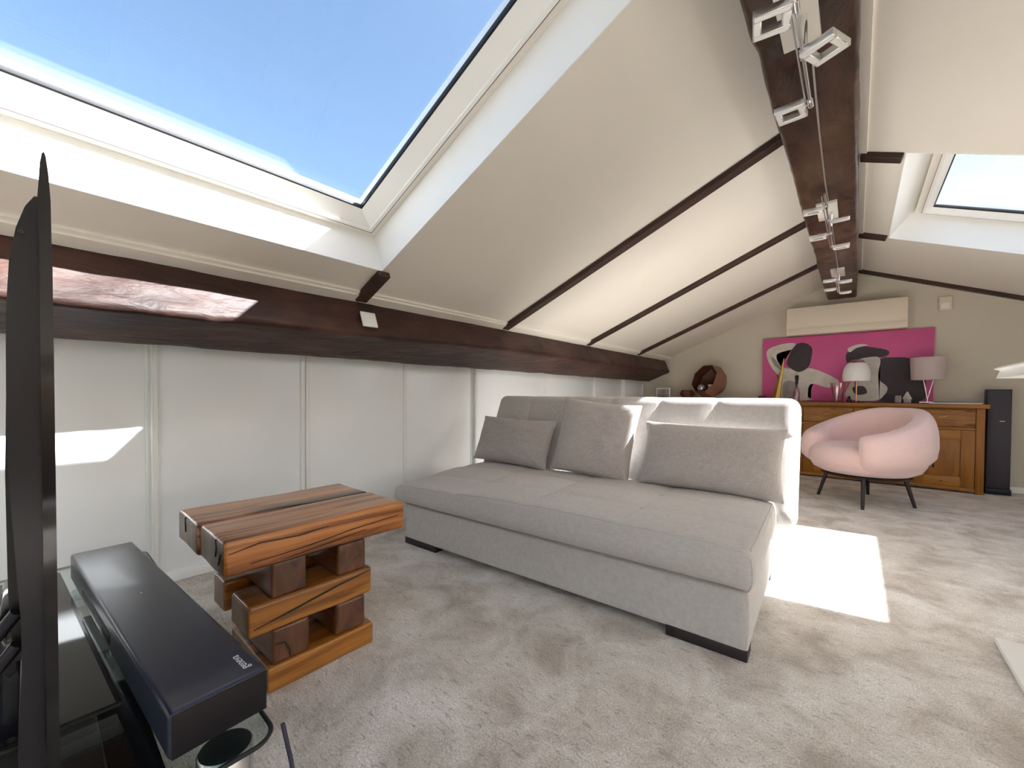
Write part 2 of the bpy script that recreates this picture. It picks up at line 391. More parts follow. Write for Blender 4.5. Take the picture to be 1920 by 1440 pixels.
bm = bmesh.new(); box(bm, *bb(XW-.16, XW-.09, YN, YF, 0, 1.5)); struct('wall_left', bm, M_WALL)
RY0, RY1, RZ0, RZ1 = -2.3, 3.6, .10, 1.16
bm = bmesh.new()
for a, b_, c_, d_ in ((YN, RY0, 0, 1.35), (RY1, YF, 0, 1.35), (RY0, RY1, 0, RZ0), (RY0, RY1, RZ1, 1.35)): box(bm, *bb(XE, XE+.1, a, b_, c_, d_))
struct('wall_right', bm, M_WALL)
wr = thing('window_5', None, None, (XE+.05, (RY0+RY1)/2, RZ0)); wr['kind'] = 'structure'; wr['label'] = 'long low white framed window band added unseen in the right knee wall for bounce light'  # unseen window band, added for sky light and sun bounce from the right
ww, wh = RY1-RY0, RZ1-RZ0
for k in range(7): boxo('mullion', (0, -ww/2+ww*k/6, wh/2), (.06, .06, wh), M_WHITE, wr, .004)
for z_ in (.03, wh-.03): boxo('rail', (0, 0, z_), (.06, ww, .06), M_WHITE, wr, .004)
for k in range(6): boxo('pane', (0, -ww/2+ww*(k+.5)/6, wh/2), (.008, ww/6-.06, wh-.1), M_GLASS, wr)
bm = bmesh.new(); box(bm, *bb(1.06, XE, YF-.012, YF, 0, .065), .003); struct('baseboard_far', bm, M_WHITE)
# parapet added unseen on the roof ridge, shades the upper half of the left skylight
ch = thing('roof_blocker', 'unseen parapet standing on the roof ridge outside', 'blocker', (APX-.12, .8, 2.78))
boxo('masonry', (0, 0, .17), (.2, 3.8, .38), M_BRICK, ch, .01)
boxo('coping', (0, 0, .375), (.24, 3.86, .05), M_BRICK, ch, .01)

# cornice strips under the left slope and along the ridge
bm = bmesh.new()
sbox(bm, PL, 2.405, 2.50, YN, YF, -.014, .0); sbox(bm, PL, 2.425, 2.50, YN, YF, -.024, -.012)
struct('trim_1', bm, M_TRIM)
bm = bmesh.new(); sbox(bm, PR, .03, .10, YN, YF, -.012, 0); struct('trim_2', bm, M_TRIM)
bm = bmesh.new()
box(bm, *bb(XW-.005, XW+.012, YN, YF, 0, .03), .003)
struct('trim_3', bm, M_DOORF)

# ------------------------------------------------------------------ skylights
def ring(bm, P, s0, s1, y0, y1, w, n_in_edge, n_out_edge, depth, wn=None):
    """mitred frame; outer border at rect, inner at rect inset w"""
    def loop(i, n): return [bm.verts.new(P(s, y, n)) for s, y in ((s0+i, y0+i), (s1-i, y0+i), (s1-i, y1-i), (s0+i, y1-i))]
    L = [loop(0, n_out_edge), loop(w, n_in_edge), loop(w, depth), loop(0, depth)]
    for a in range(4):
        X, Y = L[a], L[(a+1) % 4]
        for k in range(4): bm.faces.new((X[k], X[(k+1) % 4], Y[(k+1) % 4], Y[k]))
def skylight(num, P, R, dn, label, splay=0, fw_=.15):
    s0, s1, y0, y1 = R
    root = thing('window_%d' % num, None, None, P((s0+s1)/2, (y0+y1)/2, dn)); root['kind'] = 'structure'; root['label'] = label
    inv = Matrix.Translation(-root.location)
    def add(name, bm, m):
        bmesh.ops.transform(bm, matrix=inv, verts=bm.verts); return mesh_obj(name, bm, m, root)
    # reveal lining (thin boards on four sides of the shaft)
    bm = bmesh.new(); t = .006
    for a, b in (((s0, y0), (s1, y0)), ((s1, y0), (s1, y1)), ((s1, y1), (s0, y1)), ((s0, y1), (s0, y0))):
        cs, cyy = (s0+s1)/2, (y0+y1)/2
        def inn(p, q): return (p[0]+(q if p[0] < cs else -q), p[1]+(q if p[1] < cyy else -q))
        a2, b2 = inn(a, t), inn(b, t)
        def sp(p): return (p[0]+(splay if p[0] < cs else 0), p[1])
        vs_ = [bm.verts.new(P(*x)) for x in ((*a, -.003), (*b, -.003), (*b2, -.003), (*a2, -.003), (*a, dn+.1), (*b, dn+.1), (*sp(b2), dn+.1), (*sp(a2), dn+.1))]
        for q in ((0, 1, 2, 3), (4, 7, 6, 5), (0, 4, 5, 1), (3, 2, 6, 7), (0, 3, 7, 4), (1, 5, 6, 2)): bm.faces.new([vs_[i] for i in q])
    add('reveal', bm, M_REVEAL)
    s0 += splay
    bm = bmesh.new(); ring(bm, P, s0, s1, y0, y1, .05, dn, dn, dn+.09); add('outer_frame', bm, M_TRIM)
    bm = bmesh.new(); ring(bm, P, s0+.045, s1-.045, y0+.045, y1-.045, .022, dn-.012, dn-.012, dn+.09)
    ring(bm, P, s0+.066, s1-.066, y0+.066, y1-.066, fw_-.064, dn+.030, dn-.006, dn+.09)
    add('sash', bm, M_WHITE)
    bm = bmesh.new(); ring(bm, P, s0+.0445, s1-.0445, y0+.0445, y1-.0445, .003, dn-.0125, dn-.0125, dn+.02)
    add('seal', bm, M_BRONZED)
    bm = bmesh.new(); ring(bm, P, s0+fw_, s1-fw_, y0+fw_, y1-fw_, .007, dn+.030, dn+.028, dn+.05); add('gasket', bm, M_RUBBER)
    for dd in (.034, .052):
        bm = bmesh.new(); sbox(bm, P, s0+fw_+.002, s1-fw_-.002, y0+fw_+.002, y1-fw_-.002, dn+dd, dn+dd+.004); add('pane', bm, M_GLASS)
    return root
skylight(1, PL, SL_, .225, 'large white framed skylight in the left ceiling slope showing blue sky')
skylight(2, PR, SR_, .225, 'white framed skylight in the right ceiling slope beyond the ridge beam', .09, .10)
skylight(3, PR, SX_, .225, 'white framed skylight added behind the viewpoint to brighten the room', .09)  # unseen skylight, added so sun bounces in from behind the camera

# ------------------------------------------------------------------ beams
def hewn_beam(name, corners, y0, y1, label, ny=260, ns=14, amp=.010, cham=.018, mat=None):
    """corners: function y -> list of 4 xz corners"""
    bm = bmesh.new(); rings = []
    for i in range(ny+1):
        y = y0+(y1-y0)*i/ny; c = [Vector((p[0], y, p[1])) for p in corners(y)]; ring_ = []
        cen = sum(c, Vector())/4
        for k in range(4):
            a, b = c[k], c[(k+1) % 4]; L = (b-a).length; e = cham*(1+.35*noise.noise(Vector((k*7, y*2.3, 0))))/L
            for j in range(ns):
                t = e+(1-2*e)*j/(ns-1); p = a.lerp(b, t)
                nrm = (p-cen); nrm.y = 0; nrm.normalize()
                q = Vector((p.x*5, y*2.2, p.z*5))
                d = noise.noise(q)*amp*.8 + noise.noise(Vector((p.x*22, y*9, p.z*22)))*amp*.35
                g = noise.noise(Vector((y*6+p.x*5, p.z*6, 3.3)))
                d -= max(0, g-.25)*amp*1.2
                endf = 1
                ring_.append(bm.verts.new(p+nrm*d*endf))
        rings.append(ring_)
    m = len(rings[0])
    for X, Y in zip(rings, rings[1:]):
        for k in range(m): bm.faces.new((X[k], X[(k+1) % m], Y[(k+1) % m], Y[k]))
    bm.faces.new(rings[0][::-1]); bm.faces.new(rings[-1])
    loc = Vector(((corners(0)[0][0]), y0, corners(0)[0][1]))
    o = mesh_obj(name, bm, mat or M_BEAM, None, 60)
    return tag(o, label, 'beam')
def purlin(y):
    pts = [(-2.6, (-2.245, 1.322)), (.06, (-2.252, 1.326)), (1.3, (-2.268, 1.358)), (2.7, (-2.279, 1.388)), (6.6, (-2.272, 1.372))]
    for (ya, a), (yb, b) in zip(pts, pts[1:]):
        if y <= yb: break
    t = max(0, min(1, (y-ya)/(yb-ya))); t = t*t*(3-2*t)
    Mx, Mz = a[0]+(b[0]-a[0])*t, a[1]+(b[1]-a[1])*t
    T = (-2.365, 1.578); Bt = (-2.632, 1.226)
    return [T, (Mx, Mz), Bt, (-2.74, 1.44)]
hewn_beam('purlin_beam', purlin, YN, 6.60, 'dark hewn timber beam along the foot of the left ceiling slope', amp=.009, cham=.016)
hewn_beam('ridge_beam', lambda y: [(-.300, 2.249), (-.011, 2.249), (-.011, 2.50), (-.300, 2.43)], YN, 6.66, 'broad dark hewn ridge beam carrying the spotlights', amp=.010, cham=.014, mat=M_RIDGE)
def batten(P, s0, s1, yc, label, group=None, w=.075, t=.034):
    o_ = P((s0+s1)/2, yc)
    bm = bmesh.new(); sbox(bm, P, s0, s1, yc-w/2, yc+w/2, -t, .002)
    bmesh.ops.bevel(bm, geom=list(bm.edges), offset=.004, segments=1, affect='EDGES')
    bmesh.ops.transform(bm, matrix=Matrix.Translation(-o_), verts=bm.verts)
    o = mesh_obj('ceiling_batten', bm, M_BATTEN); o.location = o_
    return tag(o, label, 'batten', group)
g = 'dark battens across the ceiling slopes'
batten(PL, .26, 2.478, 2.675, 'long dark batten on the left slope, nearest to the large skylight', g)
batten(PL, .26, 2.478, 4.105, 'middle of the three long dark battens on the left slope', g)
batten(PL, .26, 2.478, 5.505, 'long dark batten on the left slope, nearest to the far wall', g)
batten(PL, 2.19, 2.478, 1.32, 'short dark batten stub below the corner of the large skylight', g)
batten(PR, .075, .278, 3.365, 'short dark batten stub at the near corner of the right skylight', g)
batten(PR, .075, .275, 4.97, 'short dark batten stub at the far corner of the right skylight', g)
batten(PR, .075, 3.3, 6.38, 'long dark batten on the right slope above the wall detector', g)
# wall switch plate on the purlin
q = Vector((-2.302, 1.345, 1.447))
R_ = Matrix((Vector((0, 1, 0)), Vector((-math.sin(A_+.0), 0, math.cos(A_))).cross(Vector((0,1,0))) , Vector((1,0,0)))).transposed()
sx = Vector((math.cos(A_), 0, math.sin(A_))); dx = Vector((-.384, 0, .923))
R_ = Matrix((Vector((0, 1, 0)), dx, sx)).transposed()
t = tag(boxo('switch_plate', (0, 0, 0), (.10, .10, .012), M_WHITE, None, .004), 'square white plate fixed to the dark beam below the stub batten', 'switch')
t.matrix_world = Matrix.Translation(q+sx*.016) @ R_.to_4x4()
bm = bmesh.new(); tube(bm, [PL(2.47, 1.305, -.012), Vector((-2.345, 1.302, 1.56)), Vector((-2.325, 1.30, 1.50))], .0025, 6)
tag(mesh_obj('wire', bm, M_RUBBER), 'thin dark wire running from the short stub batten to the white plate', 'wire')

# ------------------------------------------------------------------ sliding doors on the left
def sliding(y0, y1, front, label, ph=1):
    x = XW + (.0 if front else -.035)
    t = thing('sliding_door', label, 'door', (x-.02, (y0+y1)/2, .012), 0, 'white sliding doors below the left beam'); h = (y1-y0)/2
    boxo('panel', (0, 0, .70), (.022, 2*h-.02, 1.38), M_DOOR, t, .002)
    for s in (-1, 1):
        bm = bmesh.new(); yy = s*(h-.014)
        box(bm, (.004, yy, .70), (.034, .028, 1.40), .002); box(bm, (.020, yy-s*.008, .70), (.008, .006, 1.40), .002)
        box(bm, (.020, yy+s*.010, .70), (.008, .006, 1.40), .002)
        mesh_obj('edge_profile', bm, M_DOORF, t, 35)
    boxo('bottom_rail', (.004, 0, .02), (.03, 2*h-.05, .04), M_DOORF, t, .003)
ds = [(-2.58, -1.10, 1, 'white sliding door at the near end behind the television'),
      (-1.12, .41, 0, 'recessed white sliding door behind the television with the sun patch'),
      (.40, 1.158, 1, 'white sliding door behind the wooden side table, standing proud of the next one left'),
      (1.162, 1.945, 1, 'white sliding door right of the wooden side table'),
      (1.925, 2.725, 0, 'recessed white sliding door beside the left end of the sofa'),
      (2.715, 3.832, 1, 'white sliding door behind the left end of the sofa back'),
      (3.836, 5.03, 1, 'white sliding door beyond the left cushion, narrow strip seen over the sofa back'),
      (5.01, 5.97, 0, 'shaded white sliding door below the far end of the beam'),
      (5.955, 6.67, 1, 'last white sliding door before the far wall')]
for d in ds: sliding(*d)

# ------------------------------------------------------------------ sofa
TH_S = math.radians(2.9)
sofa = thing('sofa', 'wide beige linen armless sofa bed with tufted back', 'sofa', (-2.32, 1.60, 0), TH_S)
def sofa_base(p, n):
    # slight softness of the padded plinth
    p.y += .004*math.sin(p.x*3)*(1 if n.y < -.5 else 0)
    if n.x > .5: p.x += .012*math.cos(p.z/.13*1.2)
    return p
b = mesh_obj('base', rbox((2.00, .98, .226), .012, (40, 14, 6), sofa_base), M_SOFA, sofa, 50); b.location = (1.025, .507, .153)
for x, y in ((.17, .07), (1.88, .07), (.17, .93), (1.88, .93)):
    boxo('foot', (x, y, .022), (.30, .10, .044), M_BLACKWOOD, sofa, .004)
SEAMS_U = [.52, 1.03, 1.54]
def seat_fn(p, n):
    u, v, z = p.x+1.02, p.y+.46, p.z
    if n.z > .3 or abs(n.y) > .3 or abs(n.x) > .3:
        k = max(0, n.z)
        dd = 0
        for s in SEAMS_U: dd -= .006*math.exp(-((u-s)/.012)**2)+.006*math.exp(-((u-s)/.06)**2)
        for s in (.30, .62): dd -= .006*math.exp(-((v-s)/.010)**2)+.006*math.exp(-((v-s)/.05)**2)
        dd += .010*math.sin(PI*min(1, max(0, u/2.04)))*math.sin(PI*min(1, max(0, v/.92)))
        p.z += k*dd
        p.z -= .045*(1-ss(0, 1.2, u))*(1-ss(0, .6, v))*max(0, (z+.0875)/.175)
        # front face wrinkles
        if n.y < -.3:
            w_ = noise.noise(Vector((u*7, z*2, 1)))*.004*ss(0, .4, u)*(1-ss(.8, 1.4, u)) + .002*noise.noise(Vector((u*3, z*5, 5)))
            p.y += w_ - .020*math.cos(z/.09*1.3) + .026*max(0, -z/.0875)**3
            for s in SEAMS_U: p.y += .003*math.exp(-((u-s)/.01)**2)*ss(-.09, .05, z)
        if abs(n.x) > .3:
            p.x += math.copysign(1, n.x)*(.016*math.cos(z/.09*1.4) - .02*max(0, -z/.0875)**3 - .004*math.exp(-((v-.30)/.012)**2) - .004*math.exp(-((v-.62)/.012)**2) + .003*noise.noise(Vector((v*9, z*4, 2))))
    # corner drop
    p.z -= .012*ss(.85, 1.02, abs(p.x))*(1 if n.z > -.2 else 0)
    return p
mt = mesh_obj('seat_mattress', rbox((2.06, .95, .175), .028, (130, 60, 8), seat_fn), M_SOFA, sofa, 60); mt.location = (1.01, .455, .362)
SO = Vector((1.01, .455, .362))
def seat_edge(x, y, nx, ny, nz):
    n_ = Vector((nx, ny, nz)).normalized(); h_ = Vector((1.03, .475, .0875)); r_ = .028
    c_ = Vector((max(-h_.x+r_, min(h_.x-r_, x)), max(-h_.y+r_, min(h_.y-r_, y)), h_.z-r_))
    return seat_fn(c_+n_*r_, n_)+SO
def line(name, pts, r, m=None):
    bm = bmesh.new(); tube(bm, pts, r, 8); return mesh_obj(name, bm, m or M_SOFA, sofa, 60)
line('piping', [seat_edge(-1.0+2.0*i/60, -1, 0, -1, 1) for i in range(61)], .0036)
line('piping', [seat_edge(1.2, -.447+.894*i/30, 1, 0, 1) for i in range(31)], .0036)
line('piping', [seat_edge(-1.2, -.447+.894*i/30, -1, 0, 1) for i in range(31)], .0036)
c0 = seat_edge(1.2, -1, 1, -1, 0)
pc_ = []
for i in range(13):
    z = -.072+.132*i/12; n_ = Vector((1, -1, 0)).normalized()
    pc_.append(seat_fn(Vector((1.03-.028+.028*n_.x, -.475+.028+.028*n_.y, z)), n_)+SO)
line('piping', pc_, .003)
for s_ in (.30, .62):
    line('seam', [seat_fn(Vector((-1.0+2.0*i/60, s_-.46, .0875)), Vector((0, 0, 1)))+SO-Vector((0, 0, .0004)) for i in range(61)], .0014, M_SEAM)
for s_ in SEAMS_U:
    line('seam', [seat_fn(Vector((s_-1.02, -.44+.88*i/30, .0875)), Vector((0, 0, 1)))+SO-Vector((0, 0, .0004)) for i in range(31)], .0014, M_SEAM)
BU = [.36, .72, 1.07, 1.42, 1.77]
def back_fn(p, n):
    u, h = p.x+1.10, p.z+.37
    if n.y < -.2 or n.z > .3:
        d = 0
        for s in BU: d += .007*math.exp(-((u-s)/.012)**2)+.006*math.exp(-((u-s)/.05)**2)
        for s in (.478,): d += .007*math.exp(-((h-s)/.012)**2)+.006*math.exp(-((h-s)/.05)**2)
        if n.y < -.2: p.y += d*(1-ss(.60, .74, h)*.5)
        else: p.z -= d*.25
    return p
bk = mesh_obj('backrest', rbox((2.20, .20, .74), .065, (150, 6, 56), back_fn), M_SOFA, sofa, 60)
bk.location = (1.043, 1.06, .632); bk.rotation_euler = (-.42, 0, 0)
boxo('back_support', (1.03, 1.00, .2), (1.9, .05, .25), M_BLACKWOOD, sofa, .005)

# ------------------------------------------------------------------ cushions
def cushion(w, h, t, seed):
    bm = bmesh.new(); n = 36; g_ = {}
    for side in (1, -1):
        for i in range(n+1):
            for j in range(n+1):
                u = -1+2*i/n; v = -1+2*j/n; edge = i in (0, n) or j in (0, n)
                if edge and side == -1: g_[(side, i, j)] = g_[(1, i, j)]; continue
                th = ((1-abs(u)**2.6)*(1-abs(v)**2.6))**.5 if not edge else 0
                x = w/2*u*(1-.055*(1-v*v)*abs(u)**2); z = h/2*v*(1-.055*(1-u*u)*abs(v)**2)
                wr = noise.noise(Vector((u*3.2+seed, v*3.2, side)))*.010 + noise.noise(Vector((u*7+seed, v*9, side*2)))*.004
                cr = 0
                for cu_, cv_ in ((1, -1), (-1, -1), (1, 1)):
                    d = math.hypot(u-cu_, v-cv_); a_ = math.atan2(v-cv_, u-cu_)
                    cr += .004*math.sin(a_*14+seed)*math.exp(-((d-.35)/.22)**2)
                y = -side*(t/2*th + (wr+cr)*th)
                g_[(side, i, j)] = bm.verts.new((x, y, z))
    for side in (1, -1):
        for i in range(n):
            for j in range(n):
                q = [g_[(side, a, b)] for a, b in ((i, j), (i+1, j), (i+1, j+1), (i, j+1))]
                bm.faces.new(q if side == 1 else q[::-1])
    return bm
def put_cushion(u, v, z, w, h, t, lean, roll, yaw, label, seed):
    o = mesh_obj('cushion', cushion(w, h, t, seed), M_CUSH, None, 80)
    Ms = Matrix.Translation((-2.32, 1.60, 0)) @ Matrix.Rotation(TH_S, 4, 'Z')
    o.matrix_world = Ms @ Matrix.Translation((u, v, z)) @ Matrix.Rotation(yaw, 4, 'Z') @ Matrix.Rotation(-lean, 4, 'X') @ Matrix.Rotation(roll, 4, 'Y')
    return tag(o, label, 'cushion', 'linen cushions on the sofa')
put_cushion(.28, .868, .632, .76, .38, .15, .36, .02, -.06, 'oblong greige cushion at the left end of the sofa', 1)
put_cushion(.99, .868, .702, .56, .54, .16, .30, .10, .14, 'large square greige cushion in the middle of the sofa', 5)
put_cushion(1.705, .885, .636, .77, .405, .16, .34, .02, .04, 'oblong greige cushion at the right end, its upper edge in sunlight', 9)

# ------------------------------------------------------------------ stacked block side table
tb = thing('side_table', 'rustic side table of stacked solid wood blocks', 'table', (-1.65, .69, 0))
def blk(name, x0, x1, y0, y1, z0, z1, m, end_axis, bev=.009, seed=0, j=.004):
    c, s = bb(x0+1.65, x1+1.65, y0-.69, y1-.69, z0, z1)
    def fn(p, n):
        q = Vector((p.x*6+seed, p.y*6, p.z*6)); p += n*(noise.noise(q)*j)
        return p
    bm = rbox(s, bev, (10, 10, 5), fn)
    bm.normal_update()
    for f in bm.faces:
        nn = f.normal
        f.material_index = 1 if abs(nn[end_axis]) > .8 else 0
    o = mesh_obj(name, bm, [m, M_ENDD if m is M_TABLE3 else M_ENDG], tb, 50); o.location = c; return o
blk('tabletop_beam', -1.742, -1.467, .377, 1.030, .426, .540, M_TABLE, 1, .014, 1)
blk('tabletop_beam', -2.020, -1.7455, .372, 1.025, .426, .540, M_TABLE, 1, .014, 9)
blk('block', -1.85, -1.470, .500, .885, .0, .083, M_TABLE2, 1, .008, 3)
blk('block', -1.84, -1.478, .518, .637, .083, .205, M_TABLE3, 0, .010, 4)
blk('block', -1.84, -1.480, .735, .856, .083, .207, M_TABLE3, 0, .016, 5)
blk('block', -1.645, -1.474, .445, .882, .205, .308, M_TABLE2, 1, .012, 6)
blk('block', -1.860, -1.735, .445, .870, .202, .313, M_TABLE2, 1, .012, 7)
blk('block', -1.85, -1.485, .519, .632, .308, .427, M_TABLE3, 0, .008, 8)
blk('block', -1.85, -1.482, .745, .860, .308, .427, M_TABLE3, 0, .012, 2)
# drying cracks in the front faces
def crack(pts, wd, nrm):
    bm = bmesh.new()
    pts = [Vector(p)-Vector((-1.65, .69, 0)) for p in pts]; nrm = Vector(nrm); L = []
    for i, p in enumerate(pts):
        d = (pts[min(i+1, len(pts)-1)]-pts[max(0, i-1)]).normalized(); s = d.cross(nrm).normalized()
        k = wd*(math.sin(PI*(i+.3)/(len(pts)-.4)))
        L.append((bm.verts.new(p+s*k+nrm*.003), bm.verts.new(p-s*k+nrm*.003), bm.verts.new(p-nrm*.01)))
    for a, b_ in zip(L, L[1:]):
        for i in range(3): bm.faces.new((a[i], a[(i+1) % 3], b_[(i+1) % 3], b_[i]))
    mesh_obj('drying_crack', bm, M_BLACK, tb)
crack([(-1.467, .39, .50), (-1.467, .48, .515), (-1.467, .60, .507), (-1.467, .70, .515)], .0015, (1, 0, 0))
crack([(-1.467, .45, .455), (-1.467, .62, .462), (-1.467, .80, .480), (-1.467, 1.0, .49)], .0015, (1, 0, 0))
crack([(-1.467, .55, .44), (-1.467, .7, .452), (-1.467, .85, .466)], .001, (1, 0, 0))
crack([(-1.540, .377, .535), (-1.535, .377, .51), (-1.545, .377, .48)], .0025, (0, -1, 0))
crack([(-1.90, .372, .535), (-1.905, .372, .51), (-1.90, .372, .48)], .0015, (0, -1, 0))
crack([(-1.49, .377, .500), (-1.505, .377, .48), (-1.515, .377, .46)], .0015, (0, -1, 0))
crack([(-1.474, .46, .232), (-1.474, .60, .255), (-1.474, .75, .282), (-1.474, .87, .296)], .0035, (1, 0, 0))
crack([(-1.478, .525, .155), (-1.478, .555, .15), (-1.478, .57, .12), (-1.478, .572, .09)], .003, (1, 0, 0))

# ------------------------------------------------------------------ media table, soundbar, television
mtb = thing('media_table', 'low glass media table on steel cylinder legs', 'table', (-1.65, 0, 0))
def rrect(x0, x1, y0, y1, r, n=8):
    out = []
    for cx, cyy, a in ((x1-r, y1-r, 0), (x0+r, y1-r, PI/2), (x0+r, y0+r, PI), (x1-r, y0+r, 1.5*PI)):
        for k in range(n+1): out.append((cx+r*math.cos(a+PI/2*k/n), cyy+r*math.sin(a+PI/2*k/n)))
    return out
bm = bmesh.new(); prism(bm, rrect(-.72, .762, -.38, .318, .045), 2, .300, .310); mesh_obj('glass_top', bm, M_TGLASS, mtb, 30)
bm = bmesh.new(); pts = [(x, y, .3045) for x, y in rrect(-.72, .764, -.38, .320, .045)]; tube(bm, pts+[pts[0]], .0045, 6); mesh_obj('glass_edge', bm, M_RUBBER, mtb, 60)
for x, y in ((.705, .245), (-.66, .245), (.705, -.30), (-.66, -.30)):
    bm = bmesh.new(); lathe(bm, [(0, 0), (.046, 0), (.047, .004), (.047, .294), (.044, .2985), (0, .2985)], 36, (x, y, 0)); mesh_obj('leg', bm, M_STEEL, mtb, 40)
bm = bmesh.new(); prism(bm, rrect(-.66, .64, -.34, .20, .03), 2, .10, .112); mesh_obj('lower_shelf', bm, M_BGLASS, mtb, 30)
st = thing('television', 'large glossy black television seen edge-on at the left, on a gloss stand plate', 'television', (-1.40, 0, .311))
bm = bmesh.new(); prism(bm, [(-.87, -.20), (.18, -.20), (.18, .126), (-.87, .068)], 2, 0, .012, .003); mesh_obj('stand_plate', bm, M_BGLASS, st, 30)
boxo('stand_neck', (0, -.03, .12), (.30, .03, .24), M_GLOSS, st, .01)
# profile (y,z) world, seen from the near end
def W2(pts): return [(y, z-.311) for y, z in pts]
bez = [(.0092, 1.258), (.0100, 1.274), (.0116, 1.2855), (.0132, 1.288), (.0148, 1.283), (.0168, 1.262), (.0183, 1.230), (.0195, 1.05), (.0205, .60), (.0215, .535), (.018, .52), (.012, .52), (.010, .535), (.009, .80), (.0085, 1.18), (.0075, 1.23)]
bm = bmesh.new(); prism(bm, W2(bez), 0, .65, -.72); mesh_obj('bezel', bm, M_GLOSS, st, 60)
shell = [(.0095, 1.235), (.006, 1.238), (-.002, 1.222), (-.009, 1.195), (-.0145, 1.155), (-.0175, 1.09), (-.0180, 1.0), (-.0172, .90), (-.012, .78), (-.009, .72), (-.009, .66), (-.0125, .58), (-.0125, .53), (.0095, .53)]
bm = bmesh.new(); prism(bm, W2(shell), 0, .636, -.70, .0012); mesh_obj('back_shell', bm, M_SATIN, st, 60)
sh2 = [(-.004, 1.02), (-.0185, 1.02), (-.0205, .90), (-.0195, .75), (-.016, .66), (-.004, .66)]
bm = bmesh.new(); prism(bm, W2(sh2), 0, .60, -.66, .0015); mesh_obj('connector_housing', bm, M_BLACK, st, 60)
bm = bmesh.new(); tube(bm, [(.636, -.0055, 1.190-.311), (.6375, -.0055, 1.190-.311)], .0026, 12); mesh_obj('screw_cover', bm, M_BLACK, st)
boxo('screen', (-.035, .0196, .56), (1.30, .001, .62), M_BGLASS, st)
for k, (y0_, z0_) in enumerate(((-.022, .70), (-.020, .66))):
    bm = bmesh.new(); tube(bm, [(.62, -.012, z0_-.311+.03), (.60, -.06, z0_-.36), (.55, -.12, z0_-.45), (.50, -.2, .02)], .007, 8)
    mesh_obj('support_strut', bm, M_SATIN, st, 60)
sb = thing('soundbar', 'long dark satin soundbar lying on the glass table with small white lettering', 'soundbar', (-1.54, .205, .311), math.radians(3.2))
bm = rbox((1.205, .166, .090), .010, (10, 4, 3)); o = mesh_obj('body', bm, M_BAR, sb, 50); o.location = (0, 0, .0635)
boxo('end_cap', (.6035, 0, .0635), (.003, .158, .080), M_BARF, sb, .001)
boxo('rear_recess', (-.12, -.082, .055), (.42, .006, .028), M_BLACK, sb, .002)
boxo('connector_plate', (-.05, -.0848, .055), (.12, .002, .018), M_GREY, sb)
for x in (-.5, .5): boxo('foot', (x, 0, .0095), (.05, .12, .019), M_RUBBER, sb, .003)
bm = bmesh.new(); lathe(bm, [(0, 0), (.0016, 0), (.0016, .0006), (0, .0006)], 10, (-.03, .0, .1085)); mesh_obj('indicator', bm, M_LABELW, sb)
def text(body, size, mat, parent, loc, rot, name='lettering'):
    c = bpy.data.curves.new('t', 'FONT'); c.body = body; c.size = size; c.align_x = 'LEFT'; c.align_y = 'CENTER'; c.extrude = .0002
    t_ = bpy.data.objects.new('t', c); COL.objects.link(t_); bpy.context.view_layer.update()
    me = bpy.data.meshes.new_from_object(t_.evaluated_get(bpy.context.evaluated_depsgraph_get()))
    bpy.data.objects.remove(t_); me.materials.clear(); me.materials.append(mat)
    o = bpy.data.objects.new(name, me); COL.objects.link(o); o.parent = parent; o.location = loc; o.rotation_euler = rot
    return o
text('geneva', .0235, M_LABELW, sb, (.572, .052, .1090), (0, 0, PI), 'lettering')
cb = bmesh.new(); tube(cb, [(-.93, .345, .29), (-.905, .352, .22), (-.885, .36, .12), (-.87, .37, .02), (-.84, .40, .006), (-.7, .45, .006)], .0045, 8)
tag(mesh_obj('power_cable', cb, M_CABLE, None, 60), 'dark blue cable hanging beside the near leg of the glass table', 'cable')
mbx = thing('media_box', 'dark media player box on the lower shelf of the glass table', 'media player', (-1.25, -.05, .113))
boxo('casing', (0, 0, .035), (.43, .30, .07), M_BLACK, mbx, .004)
boxo('front_panel', (0, .151, .035), (.42, .004, .06), M_GREY, mbx, .001)

# ------------------------------------------------------------------ bar table at the right edge
bt = thing('bar_table', 'tall white bar table cut off at the right edge, its base plate on the carpet', 'table', (.80, 2.19, 0))
boxo('base_plate', (0, 0, .012), (.70, .70, .024), M_WHITE, bt, .003)
bm = bmesh.new(); tube(bm, [(0.05, 0, .024), (0.05, 0, 1.08)], .05, 24); mesh_obj('column', bm, M_WHITE, bt, 40)
bm = bmesh.new(); prism(bm, [(-.355, 1.128), (-.37, 1.118), (-.352, 1.112), (-.362, 1.080), (.37, 1.080), (.37, 1.128)], 1, -.35, .365); mesh_obj('tabletop', bm, M_WHITE, bt)

# ------------------------------------------------------------------ armchair
ac = thing('armchair', 'pale pink rounded tub armchair on black splayed legs', 'armchair', (.075, 5.165, 0), math.radians(135))
